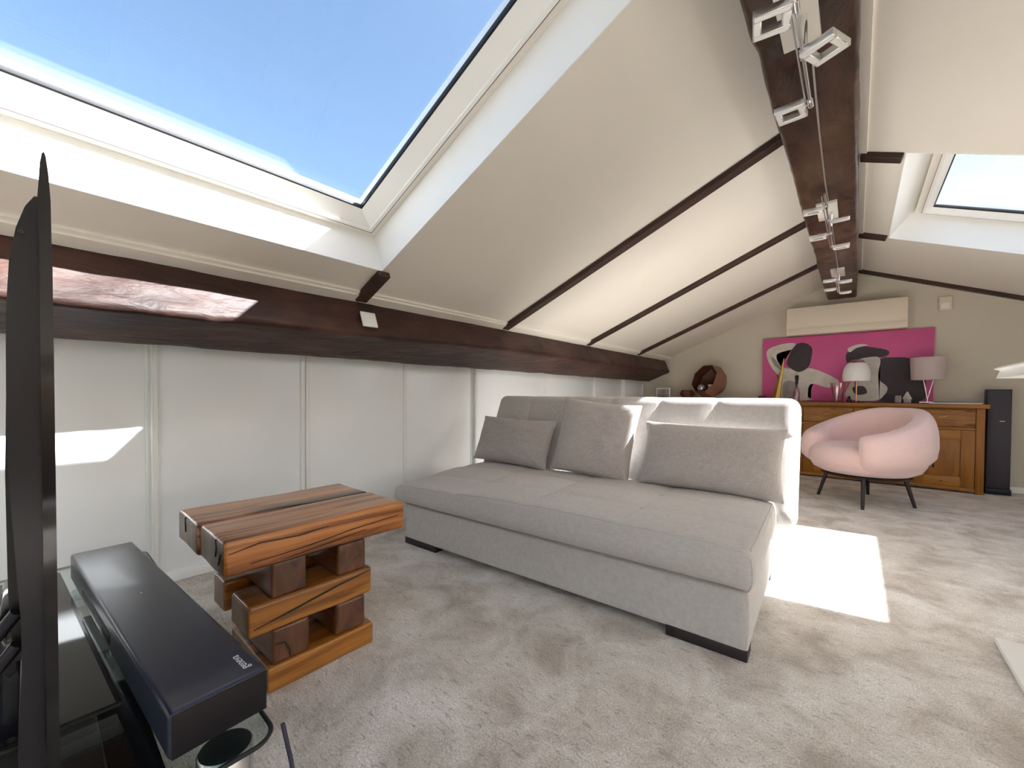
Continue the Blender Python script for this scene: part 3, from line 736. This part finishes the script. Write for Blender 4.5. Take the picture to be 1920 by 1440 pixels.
# local -Y... local +Y = facing direction after rotz: front points to (-.7,-.7)
def tub():
    bm = bmesh.new(); nt_, nc = 96, 32; rings = []
    AM = math.radians(143)
    for i in range(nt_+1):
        t = -1+2*i/nt_; a = t*AM; at = abs(t)
        cap = 1.0 if at < .86 else math.sqrt(max(.0, 1-((at-.86)/.14)**2))
        cap = max(cap, .02)
        # path (back at -Y)
        ex, ey = .395, .375
        px, py = ex*math.sin(a), -ey*math.cos(a)
        nx, ny = math.sin(a)/ex, -math.cos(a)/ey; L = math.hypot(nx, ny); nx /= L; ny /= L
        top = .90 - .235*ss(.12, 1.0, at) ; bot = .275
        hw = .095 + .028*ss(.3, .9, at)
        zc = (top+bot)/2; hh = (top-bot)/2
        ring_ = []
        for k in range(nc):
            q = 2*PI*k/nc; cx = math.cos(q); cz = math.sin(q); e = .72
            rx = math.copysign(abs(cx)**e, cx)*hw*cap; rz = math.copysign(abs(cz)**e, cz)*hh*(.80+.20*cap)
            z = zc+rz; f = (z-bot)/(top-bot)
            out = -.14*(1-ss(-.05, .42, f)) + .012*math.sin(PI*f)
            ring_.append(bm.verts.new((px+nx*(rx+out), py+ny*(rx+out), z)))
        rings.append(ring_)
    for X, Y in zip(rings, rings[1:]):
        for k in range(nc): bm.faces.new((X[k], X[(k+1) % nc], Y[(k+1) % nc], Y[k]))
    bm.faces.new(rings[0][::-1]); bm.faces.new(rings[-1]); return bm
mesh_obj('tub_back', tub(), M_PINK, ac, 80)
bm = bmesh.new(); prof = [(0, .268), (.24, .269), (.335, .285), (.40, .32), (.435, .38), (.44, .44), (.425, .49), (.385, .53), (.33, .548), (.20, .556), (0, .560)]
pr = []
for (r1, z1), (r2, z2) in zip(prof, prof[1:]):
    for k in range(3): pr.append((r1+(r2-r1)*k/3, z1+(z2-z1)*k/3))
pr.append(prof[-1]); lathe(bm, pr, 64)
for v in bm.verts:
    v.co.x *= .98; v.co.y = v.co.y*1.0+.0
mesh_obj('seat', bm, M_PINK, ac, 80)
bm = bmesh.new(); lathe(bm, [(0, .252), (.325, .255), (.335, .262), (.325, .274), (0, .274)], 48); mesh_obj('base_ring', bm, M_BLACKWOOD, ac, 40)
ca, sa = math.cos(-math.radians(135)), math.sin(-math.radians(135))
for wx, wy in ((-.278, 5.204), (.062, 4.756), (.111, 5.551), (.427, 5.148)):
    dx_, dy_ = wx-.075, wy-5.165; lx, ly = dx_*ca-dy_*sa, dx_*sa+dy_*ca
    bm = bmesh.new(); tube(bm, [(lx, ly, 0), (lx*.80, ly*.80, .262)], .014, 14, radii=[.013, .018]); mesh_obj('leg', bm, M_BLACKWOOD, ac, 40)
boxo('fabric_tag', (.0, 0, 0), (.003, .018, .034), M_BLACK, ac, .0008).location = (-.33, -.32, .40)

# ------------------------------------------------------------------ sideboard
X0, X1, YB, YS = -1.05, 1.018, 6.30, 6.665
sbd = thing('sideboard', 'long honey coloured wooden sideboard against the far wall', 'sideboard', ((X0+X1)/2, YS, 0)); sc = Vector(((X0+X1)/2, YS, 0))
def sx_(name, x0, x1, y0, y1, z0, z1, m, par=None, bev=.004):
    c, s = bb(x0, x1, y0, y1, z0, z1); p = Vector(c)-sc
    if par is not None and par is not sbd: p = p-par.location
    bm = bmesh.new(); box(bm, (0, 0, 0), s, bev); o = mesh_obj(name, bm, m, par or sbd, 35); o.location = p; return o
sx_('top', X0-.03, X1+.028, YB-.03, YS, .888, .935, M_OAK, bev=.012)
sx_('carcass', X0+.02, X1-.02, YB+.02, YS-.01, .06, .888, M_OAKV)
for x in (X0, X1-.062):
    sx_('corner_post', x, x+.062, YB, YB+.06, 0, .888, M_OAKV); sx_('corner_post', x, x+.062, YS-.07, YS-.01, 0, .888, M_OAKV)
sx_('plinth_rail', X0+.06, X1-.06, YB+.006, YB+.03, .02, .058, M_OAK)
sx_('mid_rail', X0+.06, X1-.06, YB+.004, YB+.03, .662, .686, M_OAK)
nd = 4; wd = (X1-X0-.124)/nd
for i in range(nd):
    a = X0+.062+i*wd+.004; b_ = a+wd-.008; m_ = (a+b_)/2
    d_ = sx_('drawer', a, b_, YB+.002, YB+.03, .69, .872, M_OAKD)
    bm = bmesh.new(); tube(bm, [(-.035, -.03, -.006), (-.01, -.034, .004), (.012, -.034, .006), (.035, -.03, .016)], .004, 8); tube(bm, [(0, -.014, 0), (0, -.034, .004)], .004, 8)
    h_ = mesh_obj('handle', bm, M_COPPER, d_, 60); h_.location = (0, 0, .01)
    dr = sx_('door', a, b_, YB+.014, YB+.03, .06, .658, M_OAKV)
    for n_, (p0, p1, q0, q1, mm_) in (('stile', (a, a+.10, .06, .658, M_OAKV)), ('stile', (b_-.10, b_, .06, .658, M_OAKV)), ('rail', (a+.10, b_-.10, .56, .658, M_OAK)), ('rail', (a+.10, b_-.10, .06, .165, M_OAK))):
        sx_(n_, p0, p1, YB, YB+.02, q0, q1, mm_, dr, .003)
    if i == 3 or i == 1:
        bm = bmesh.new(); tube(bm, [(0, -.016, 0), (0, -.024, 0)], .008, 10); k_ = mesh_obj('peg', bm, M_OAKD, dr, 40); k_.location = (0, -.0, -.25)
# hidden continuation cabinet to the left
lc = thing('low_cabinet', 'low oak cabinet behind the left half of the sofa back, under the brown faceted bowl', 'cabinet', (-1.80, 6.45, 0))
boxo('body', (0, 0, .46), (1.30, .40, .92), M_OAKV, lc, .006)
boxo('top', (0, 0, .94), (1.34, .43, .036), M_OAK, lc, .01)
for x in (-.32, .32):
    d_ = boxo('door', (x, -.208, .46), (.60, .016, .80), M_OAKV, lc, .004)
    bm = bmesh.new(); tube(bm, [(0, -.008, .05), (0, -.03, .05)], .01, 10); h_ = mesh_obj('knob', bm, M_COPPER, d_, 50); h_.location = (x-math.copysign(.22, x)-x+0, 0, .0)
    h_.location = (-math.copysign(.24, x)+x, -.208, .46)
ZT = .935
# picture
pc = thing('canvas_picture', 'wide magenta canvas with loose pale and black abstract shapes', 'picture', (-.165, 6.64, ZT))
PW, PH = 1.68, .852
Rl = Matrix.Rotation(-.035, 4, 'X')
cv_ = boxo('canvas', (0, 0, PH/2+.012), (PW, .022, PH), M_MAG, pc, .003)
def blob(name, pts, m, dy):
    bm = bmesh.new(); n = len(pts); P3 = []
    for i in range(n):
        p0, p1, p2, p3 = [Vector(pts[(i+k-1) % n]) for k in range(4)]
        for k in range(6):
            t = k/6; t2, t3 = t*t, t*t*t
            P3.append(.5*((2*p1)+(-p0+p2)*t+(2*p0-5*p1+4*p2-p3)*t2+(-p0+3*p1-3*p2+p3)*t3))
    prism(bm, [((p.x-.5)*PW, .012+(1-p.y)*PH) for p in P3], 1, -.0112-dy, -.0102)
    bmesh.ops.triangulate(bm, faces=[f for f in bm.faces if len(f.verts) > 4])
    return mesh_obj(name, bm, m, pc)
blob('pale_shape', [(.03, .20), (.13, .10), (.22, .10), (.20, .19), (.10, .26), (.13, .45), (.22, .50), (.33, .50), (.45, .62), (.50, .72), (.44, .80), (.33, .74), (.31, .93), (.33, .985), (.12, .985), (.14, .70), (.06, .45)], M_PALE, .0006)
blob('grey_shape', [(.15, .72), (.22, .70), (.25, .86), (.20, .97), (.15, .95)], M_GREYP, .0012)
blob('grey_shape', [(.06, .30), (.09, .34), (.14, .52), (.12, .50), (.08, .42)], M_GREYP, .0012)
blob('black_shape', [(.17, .38), (.22, .14), (.28, .10), (.33, .18), (.33, .32), (.31, .48), (.25, .55), (.19, .48)], M_DARKP, .0014)
blob('black_shape', [(.54, .30), (.60, .20), (.68, .22), (.77, .28), (.76, .36), (.68, .38), (.60, .42), (.55, .45)], M_DARKP, .0014)
blob('pale_shape', [(.55, .22), (.61, .17), (.66, .19), (.60, .22), (.56, .28)], M_PALE, .0018)
blob('black_shape', [(.72, .42), (.80, .38), (.88, .40), (.95, .50), (.96, .80), (.94, .985), (.72, .985), (.70, .80)], M_DARKP, .0010)
blob('pale_shape', [(.60, .40), (.70, .36), (.73, .42), (.72, .66), (.77, .80), (.75, .92), (.71, .985), (.60, .985), (.54, .92), (.57, .72), (.62, .66), (.62, .52)], M_PALE, .0016)
blob('black_shape', [(.58, .80), (.64, .78), (.66, .88), (.60, .90)], M_DARKP, .0022)
blob('black_shape', [(.58, .52), (.62, .46), (.64, .52), (.60, .64), (.56, .68)], M_DARKP, .0022)
for ch_ in pc.children: ch_.matrix_parent_inverse = Matrix.Identity(4)
# air conditioner
air = thing('air_conditioner', 'long cream wall air conditioner above the magenta picture', 'air conditioner', (-.137, YF, 1.806))
boxo('housing', (0, -.09, .178), (1.165, .18, .355), M_AC, air, .006)
boxo('front_flap', (0, -.183, .225), (1.160, .010, .25), M_AC, air, .004)
boxo('outlet_vane', (0, -.182, .045), (1.150, .008, .075), M_AC, air, .003)
dt = thing('motion_detector', 'small white detector high on the far wall right of the air conditioner', 'detector', (.755, YF, 2.06))
boxo('housing', (0, -.022, 0), (.105, .044, .155), M_AC, dt, .012)
boxo('lens', (0, -.046, -.02), (.07, .006, .07), M_TRIM, dt, .003)
# speaker
sp = thing('floor_speaker', 'tall slim charcoal floor speaker at the right end of the sideboard', 'speaker', (1.140, 6.545, 0))
boxo('cabinet', (0, 0, .575), (.168, .14, 1.03), M_SPEAK, sp, .004)
boxo('grille', (0, -.073, .585), (.160, .008, .99), M_SPEAK, sp, .003)
boxo('plinth', (0, 0, .03), (.178, .20, .06), M_BLACK, sp, .004)
boxo('badge', (.02, -.078, .76), (.035, .002, .004), M_ALU, sp)

# ------------------------------------------------------------------ objects on the sideboard
YI = 6.42
dl = thing('dome_lamp', 'table lamp with an opal dome shade on a thin copper stem', 'lamp', (.005, YI, ZT))
bm = bmesh.new(); lathe(bm, [(.128, .255), (.134, .275), (.136, .33), (.130, .39), (.112, .44), (.085, .475), (.083, .474), (.108, .438), (.126, .39), (.132, .33), (.130, .277), (.126, .258)], 40); mesh_obj('opal_shade', bm, M_OPAL, dl, 50)
bm = bmesh.new(); lathe(bm, [(0, .520), (.03, .518), (.06, .505), (.085, .476), (.081, .474), (.055, .50), (0, .512)], 32); mesh_obj('glass_crown', bm, M_VASE, dl, 50)
bm = bmesh.new(); lathe(bm, [(0, .46), (.07, .46), (.075, .468), (0, .472)], 24); mesh_obj('cap_disc', bm, M_CHROME, dl, 40)
bm = bmesh.new(); tube(bm, [(0, 0, .01), (0, 0, .46)], .008, 12); mesh_obj('stem', bm, M_COPPER, dl, 50)
bm = bmesh.new(); lathe(bm, [(0, 0), (.08, 0), (.08, .006), (.01, .014), (0, .014)], 32); mesh_obj('base', bm, M_BLACK, dl, 40)
sl = thing('drum_lamp', 'table lamp with a mauve drum shade on crossing chrome rods', 'lamp', (.612, YI+.045, ZT))
bm = bmesh.new(); lathe(bm, [(.137, .262), (.148, .510), (.146, .510), (.135, .262)], 40); mesh_obj('drum_shade', bm, M_SHADE, sl, 50)
for x0_, x1_ in ((.004, -.055), (-.004, .07)):
    bm = bmesh.new(); tube(bm, [(x0_, 0, .02), (x1_, 0, .40)], .005, 8); mesh_obj('rod', bm, M_CHROME, sl, 50)
bm = bmesh.new(); tube(bm, [(-.10, 0, .40), (.10, 0, .40)], .004, 8); tube(bm, [(0, -.1, .40), (0, .1, .40)], .004, 8); mesh_obj('shade_carrier', bm, M_CHROME, sl, 50)
boxo('base', (0, 0, .010), (.14, .12, .020), M_CHROME, sl, .004)
pp = thing('magazine_stack', 'thin stack of magazines lying at the right end of the sideboard', 'magazines', (.80, 6.335, ZT))
boxo('magazine', (0, -.01, .006), (.38, .10, .012), M_PAPER, pp, .001, Matrix.Rotation(.04, 3, 'Z'))
boxo('magazine', (.02, .005, .018), (.34, .10, .010), M_GREY, pp, .001, Matrix.Rotation(-.03, 3, 'Z'))
cn = thing('brass_cone', 'tall slender brass cone ornament beside the bottle', 'ornament', (-.80, YI+.02, ZT))
bm = bmesh.new(); tube(bm, [(-.02, 0, .003), (.068, 0, .57)], .01, 6, radii=[.055, .005]); mesh_obj('cone', bm, M_GOLD, cn)
bt_ = thing('bottle', 'clear decanter bottle with a tall black stopper', 'bottle', (-.585, YI-.02, ZT))
bm = bmesh.new(); lathe(bm, [(0, 0), (.036, 0), (.04, .01), (.04, .10), (.034, .15), (.014, .19), (.012, .23), (.009, .23), (.010, .19), (.03, .148), (.036, .10), (.036, .012), (0, .010)], 28); mesh_obj('glass_body', bm, M_VASE, bt_, 50)
bm = bmesh.new(); lathe(bm, [(0, .17), (.010, .17), (.012, .22), (.016, .235), (.016, .28), (.020, .285), (.020, .34), (0, .342)], 16); mesh_obj('stopper', bm, M_BLACK, bt_, 40)
vz = thing('vase', 'clear flared glass vase left of the dome lamp', 'vase', (-.165, YI-.02, ZT))
bm = bmesh.new(); lathe(bm, [(0, .0), (.050, .0), (.053, .01), (.085, .24), (.082, .24), (.049, .02), (0, .018)], 32); mesh_obj('glass_body', bm, M_VASE, vz, 50)
cg = thing('glass_cube', 'small grey glass cube left of the white pyramid ornament', 'ornament', (.372, YI, ZT)); boxo('cube', (0, 0, .043), (.052, .052, .086), M_GREYP, cg, .004)
pg = thing('pyramid_ornament', 'small pale pyramid ornament on the sideboard left of the drum lamp', 'ornament', (.447, YI, ZT))
bm = bmesh.new(); tube(bm, [(0, 0, .045), (0, 0, .13)], .01, 4, radii=[.042, .006]); mesh_obj('pyramid', bm, M_PALE, pg)
boxo('plinth', (0, 0, .0225), (.06, .06, .045), M_GREYP, pg, .003)
bd = thing('small_figure', 'tiny dark ornament at the foot of the dome lamp', 'ornament', (-.060, YI-.10, ZT))
bm = bmesh.new(); lathe(bm, [(0, 0), (.02, 0), (.024, .02), (.012, .045), (.016, .06), (.008, .075), (0, .078)], 16); mesh_obj('figure', bm, M_BLACK, bd, 50)
td = thing('round_box', 'round dark brown box seen just above the sofa back left of the picture', 'box', (-.965, YI-.02, ZT))
bm = bmesh.new(); lathe(bm, [(0, 0), (.045, 0), (.05, .02), (.048, .07), (0, .078)], 24); mesh_obj('body', bm, M_BRONZED, td, 50)
tr = thing('tray', 'thin dark tray under the drum lamp', 'tray', (.50, YI+.13, ZT)); boxo('plate', (0, 0, .006), (.20, .06, .012), M_BLACK, tr, .002)
# faceted brown bowl standing on its side
fb = thing('faceted_bowl', 'brown faceted polygonal bowl tipped open towards the room', 'bowl', (-1.62, 6.42, .96))
bm = bmesh.new(); n = 8; Rf = Matrix.Translation((0, 0, .245)) @ Matrix.Rotation(math.radians(-30), 4, 'Z') @ Matrix.Rotation(math.radians(70), 4, 'X')
rings = []
for r_, z_ in ((.13, -.17), (.245, -.02), (.225, .14), (.215, .14), (.232, -.02), (.12, -.158)):
    rings.append([bm.verts.new(Rf @ Vector((r_*math.cos(2*PI*(k+.5)/n), r_*math.sin(2*PI*(k+.5)/n), z_))) for k in range(n)])
fi = []
for ri, (X, Y) in enumerate(zip(rings, rings[1:])):
    for k in range(n):
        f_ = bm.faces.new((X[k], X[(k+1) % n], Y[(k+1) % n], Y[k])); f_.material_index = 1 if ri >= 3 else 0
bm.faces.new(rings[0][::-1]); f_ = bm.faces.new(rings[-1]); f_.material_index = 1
mesh_obj('shell', bm, [M_BRONZE, M_BRONZED], fb)
for nm, lb, px_, col_ in (('silver_ball', 'silver striped ball lying in the brown faceted bowl', -.095, M_ALU), ('folded_paper', 'cream folded paper piece lying in the brown faceted bowl', .04, M_PALE)):
    o_ = thing(nm, lb, 'ornament', (-1.62+px_, 6.30, 1.115)); bm = bmesh.new()
    if nm == 'silver_ball':
        lathe(bm, [(.055*math.sin(PI*k/12), -.055*math.cos(PI*k/12)) for k in range(13)], 20)
        b_ = mesh_obj('ball', bm, col_, o_, 60); b_.rotation_euler = (0, .5, 0)
        bm = bmesh.new()
        for zz in (-.025, 0, .025):
            rr_ = math.sqrt(.055**2-zz*zz)+.001; pts = [(rr_*math.cos(a*PI/10), rr_*math.sin(a*PI/10), zz) for a in range(20)]; tube(bm, pts+[pts[0]], .004, 5)
        b_ = mesh_obj('stripe', bm, M_SPEAK, o_, 60); b_.rotation_euler = (0, 1.3, 0)
    else:
        tube(bm, [(0, 0, -.06), (0, 0, .05)], .04, 5, radii=[.01, .06]); mesh_obj('fold', bm, col_, o_)
fs = thing('small_brown_bowl', 'low brown dish left of the faceted bowl, just above the sofa back', 'bowl', (-1.94, 6.40, .958))
bm = bmesh.new(); lathe(bm, [(0, 0), (.06, 0), (.11, .07), (.085, .125), (.06, .13), (.055, .12), (0, .02)], 7); mesh_obj('body', bm, M_BRONZED, fs)
pf = thing('photo_frame', 'small white standing frame left of the faceted bowl', 'frame', (-2.31, 6.42, .958))
boxo('border', (0, 0, .082), (.215, .016, .164), M_WHITE, pf, .003); boxo('picture_area', (0, -.009, .082), (.18, .002, .132), M_GREYP, pf)

# ------------------------------------------------------------------ spotlights on the ridge beam
def frame_head(parent, loc, yaw, tilt, size=(.098, .098), roll=0, pitch=0):
    bm = bmesh.new(); o_, i_, h_ = .5, .26, .022
    for sx2, sy2, cx2, cy2 in ((1, .24, 0, .38), (1, .24, 0, -.38), (.24, .52, .38, 0), (.24, .52, -.38, 0)):
        box(bm, (cx2*size[0], cy2*size[1], 0), (sx2*size[0], sy2*size[1], h_), .0012)
    h = mesh_obj('lamp_head', bm, M_ALU, parent, 35); h.location = loc; h.rotation_euler = (pitch, tilt, yaw)
    bm = bmesh.new()
    for sx2, sy2, cx2, cy2 in ((.9, .16, 0, .38), (.9, .16, 0, -.38), (.16, .52, .38, 0), (.16, .52, -.38, 0)):
        box(bm, (cx2*size[0], cy2*size[1], -h_/2-.0006), (sx2*size[0], sy2*size[1], .002))
    mesh_obj('diffuser', bm, M_OPAL, h)
    return h
def spot_bar(y0, label, heads, base, rod):
    t = thing('spotlight_bar', label, 'ceiling light', (-.155, y0, 2.249), 0, 'chrome spotlight bars under the ridge beam')
    boxo('ceiling_plate', (base[0]+.155, base[1]-y0, -.010), (.108, base[2], .020), M_PLATE, t, .003)
    bm = bmesh.new(); tube(bm, [(.008, base[1]-y0, -.02), (.008, base[1]-y0, -.118)], .010, 14); mesh_obj('stem', bm, M_CHROME, t, 50)
    a, b2 = rod
    bm = bmesh.new(); tube(bm, [(.004, a-y0, -.12), (.004, b2-y0, -.12)], .0055, 10); tube(bm, [(-.010, a-y0+.02, -.12), (-.010, b2-y0-.02, -.12)], .003, 8)
    mesh_obj('rod', bm, M_CHROME, t, 50)
    for (x, y, yaw, tilt, pitch) in heads:
        s = 1 if x > -.155 else -1
        bm = bmesh.new(); tube(bm, [(.004, y-y0, -.12), (x+.155-s*.04, y-y0, -.125)], .005, 10); tube(bm, [(.004, y-y0-.02, -.12), (.004, y-y0+.02, -.12)], .010, 12)
        mesh_obj('joint', bm, M_CHROME, t, 50)
        frame_head(t, (x+.155, y-y0, -.130), yaw, tilt, pitch=pitch)
spot_bar(1.64, 'chrome spotlight bar with square ring lamps, nearest to the viewer',
         [(-.209, 1.434, .17, 0, 0), (-.094, 1.654, -.44, 0, 0), (-.213, 1.946, -.05, 0, 0)], (-.163, 1.62, .28), (1.30, 1.95))
spot_bar(3.38, 'chrome spotlight bar with square ring lamps halfway along the ridge beam',
         [(-.215, 3.06, .1, 0, .15), (-.095, 3.31, 0, 0, .3), (-.220, 3.58, 0, 0, .1), (-.100, 3.90, 0, 0, .1)], (-.163, 3.44, .30), (2.86, 3.95))
spot_bar(5.15, 'chrome spotlight bar with square ring lamps at the far end of the ridge beam',
         [(-.212, 4.98, .1, 0, .1), (-.092, 5.10, 0, 0, .1), (-.220, 5.40, 0, 0, .1), (-.100, 5.64, 0, 0, .1)], (-.155, 5.20, .30), (4.60, 5.66))
for pts_, lb_ in (([(-.140, 1.79, 2.240), (-.150, 2.4, 2.241), (-.155, 3.0, 2.241), (-.152, 3.26, 2.240)], 'thin pale cable on the ridge beam between the first and middle spotlight bars'),
                  ([(-.150, 3.62, 2.240), (-.150, 5.02, 2.240)], 'thin pale cable on the ridge beam between the middle and far spotlight bars')):
    bm = bmesh.new(); tube(bm, pts_, .004, 8); tag(mesh_obj('lamp_cable', bm, M_ALU, None, 60), lb_, 'cable')
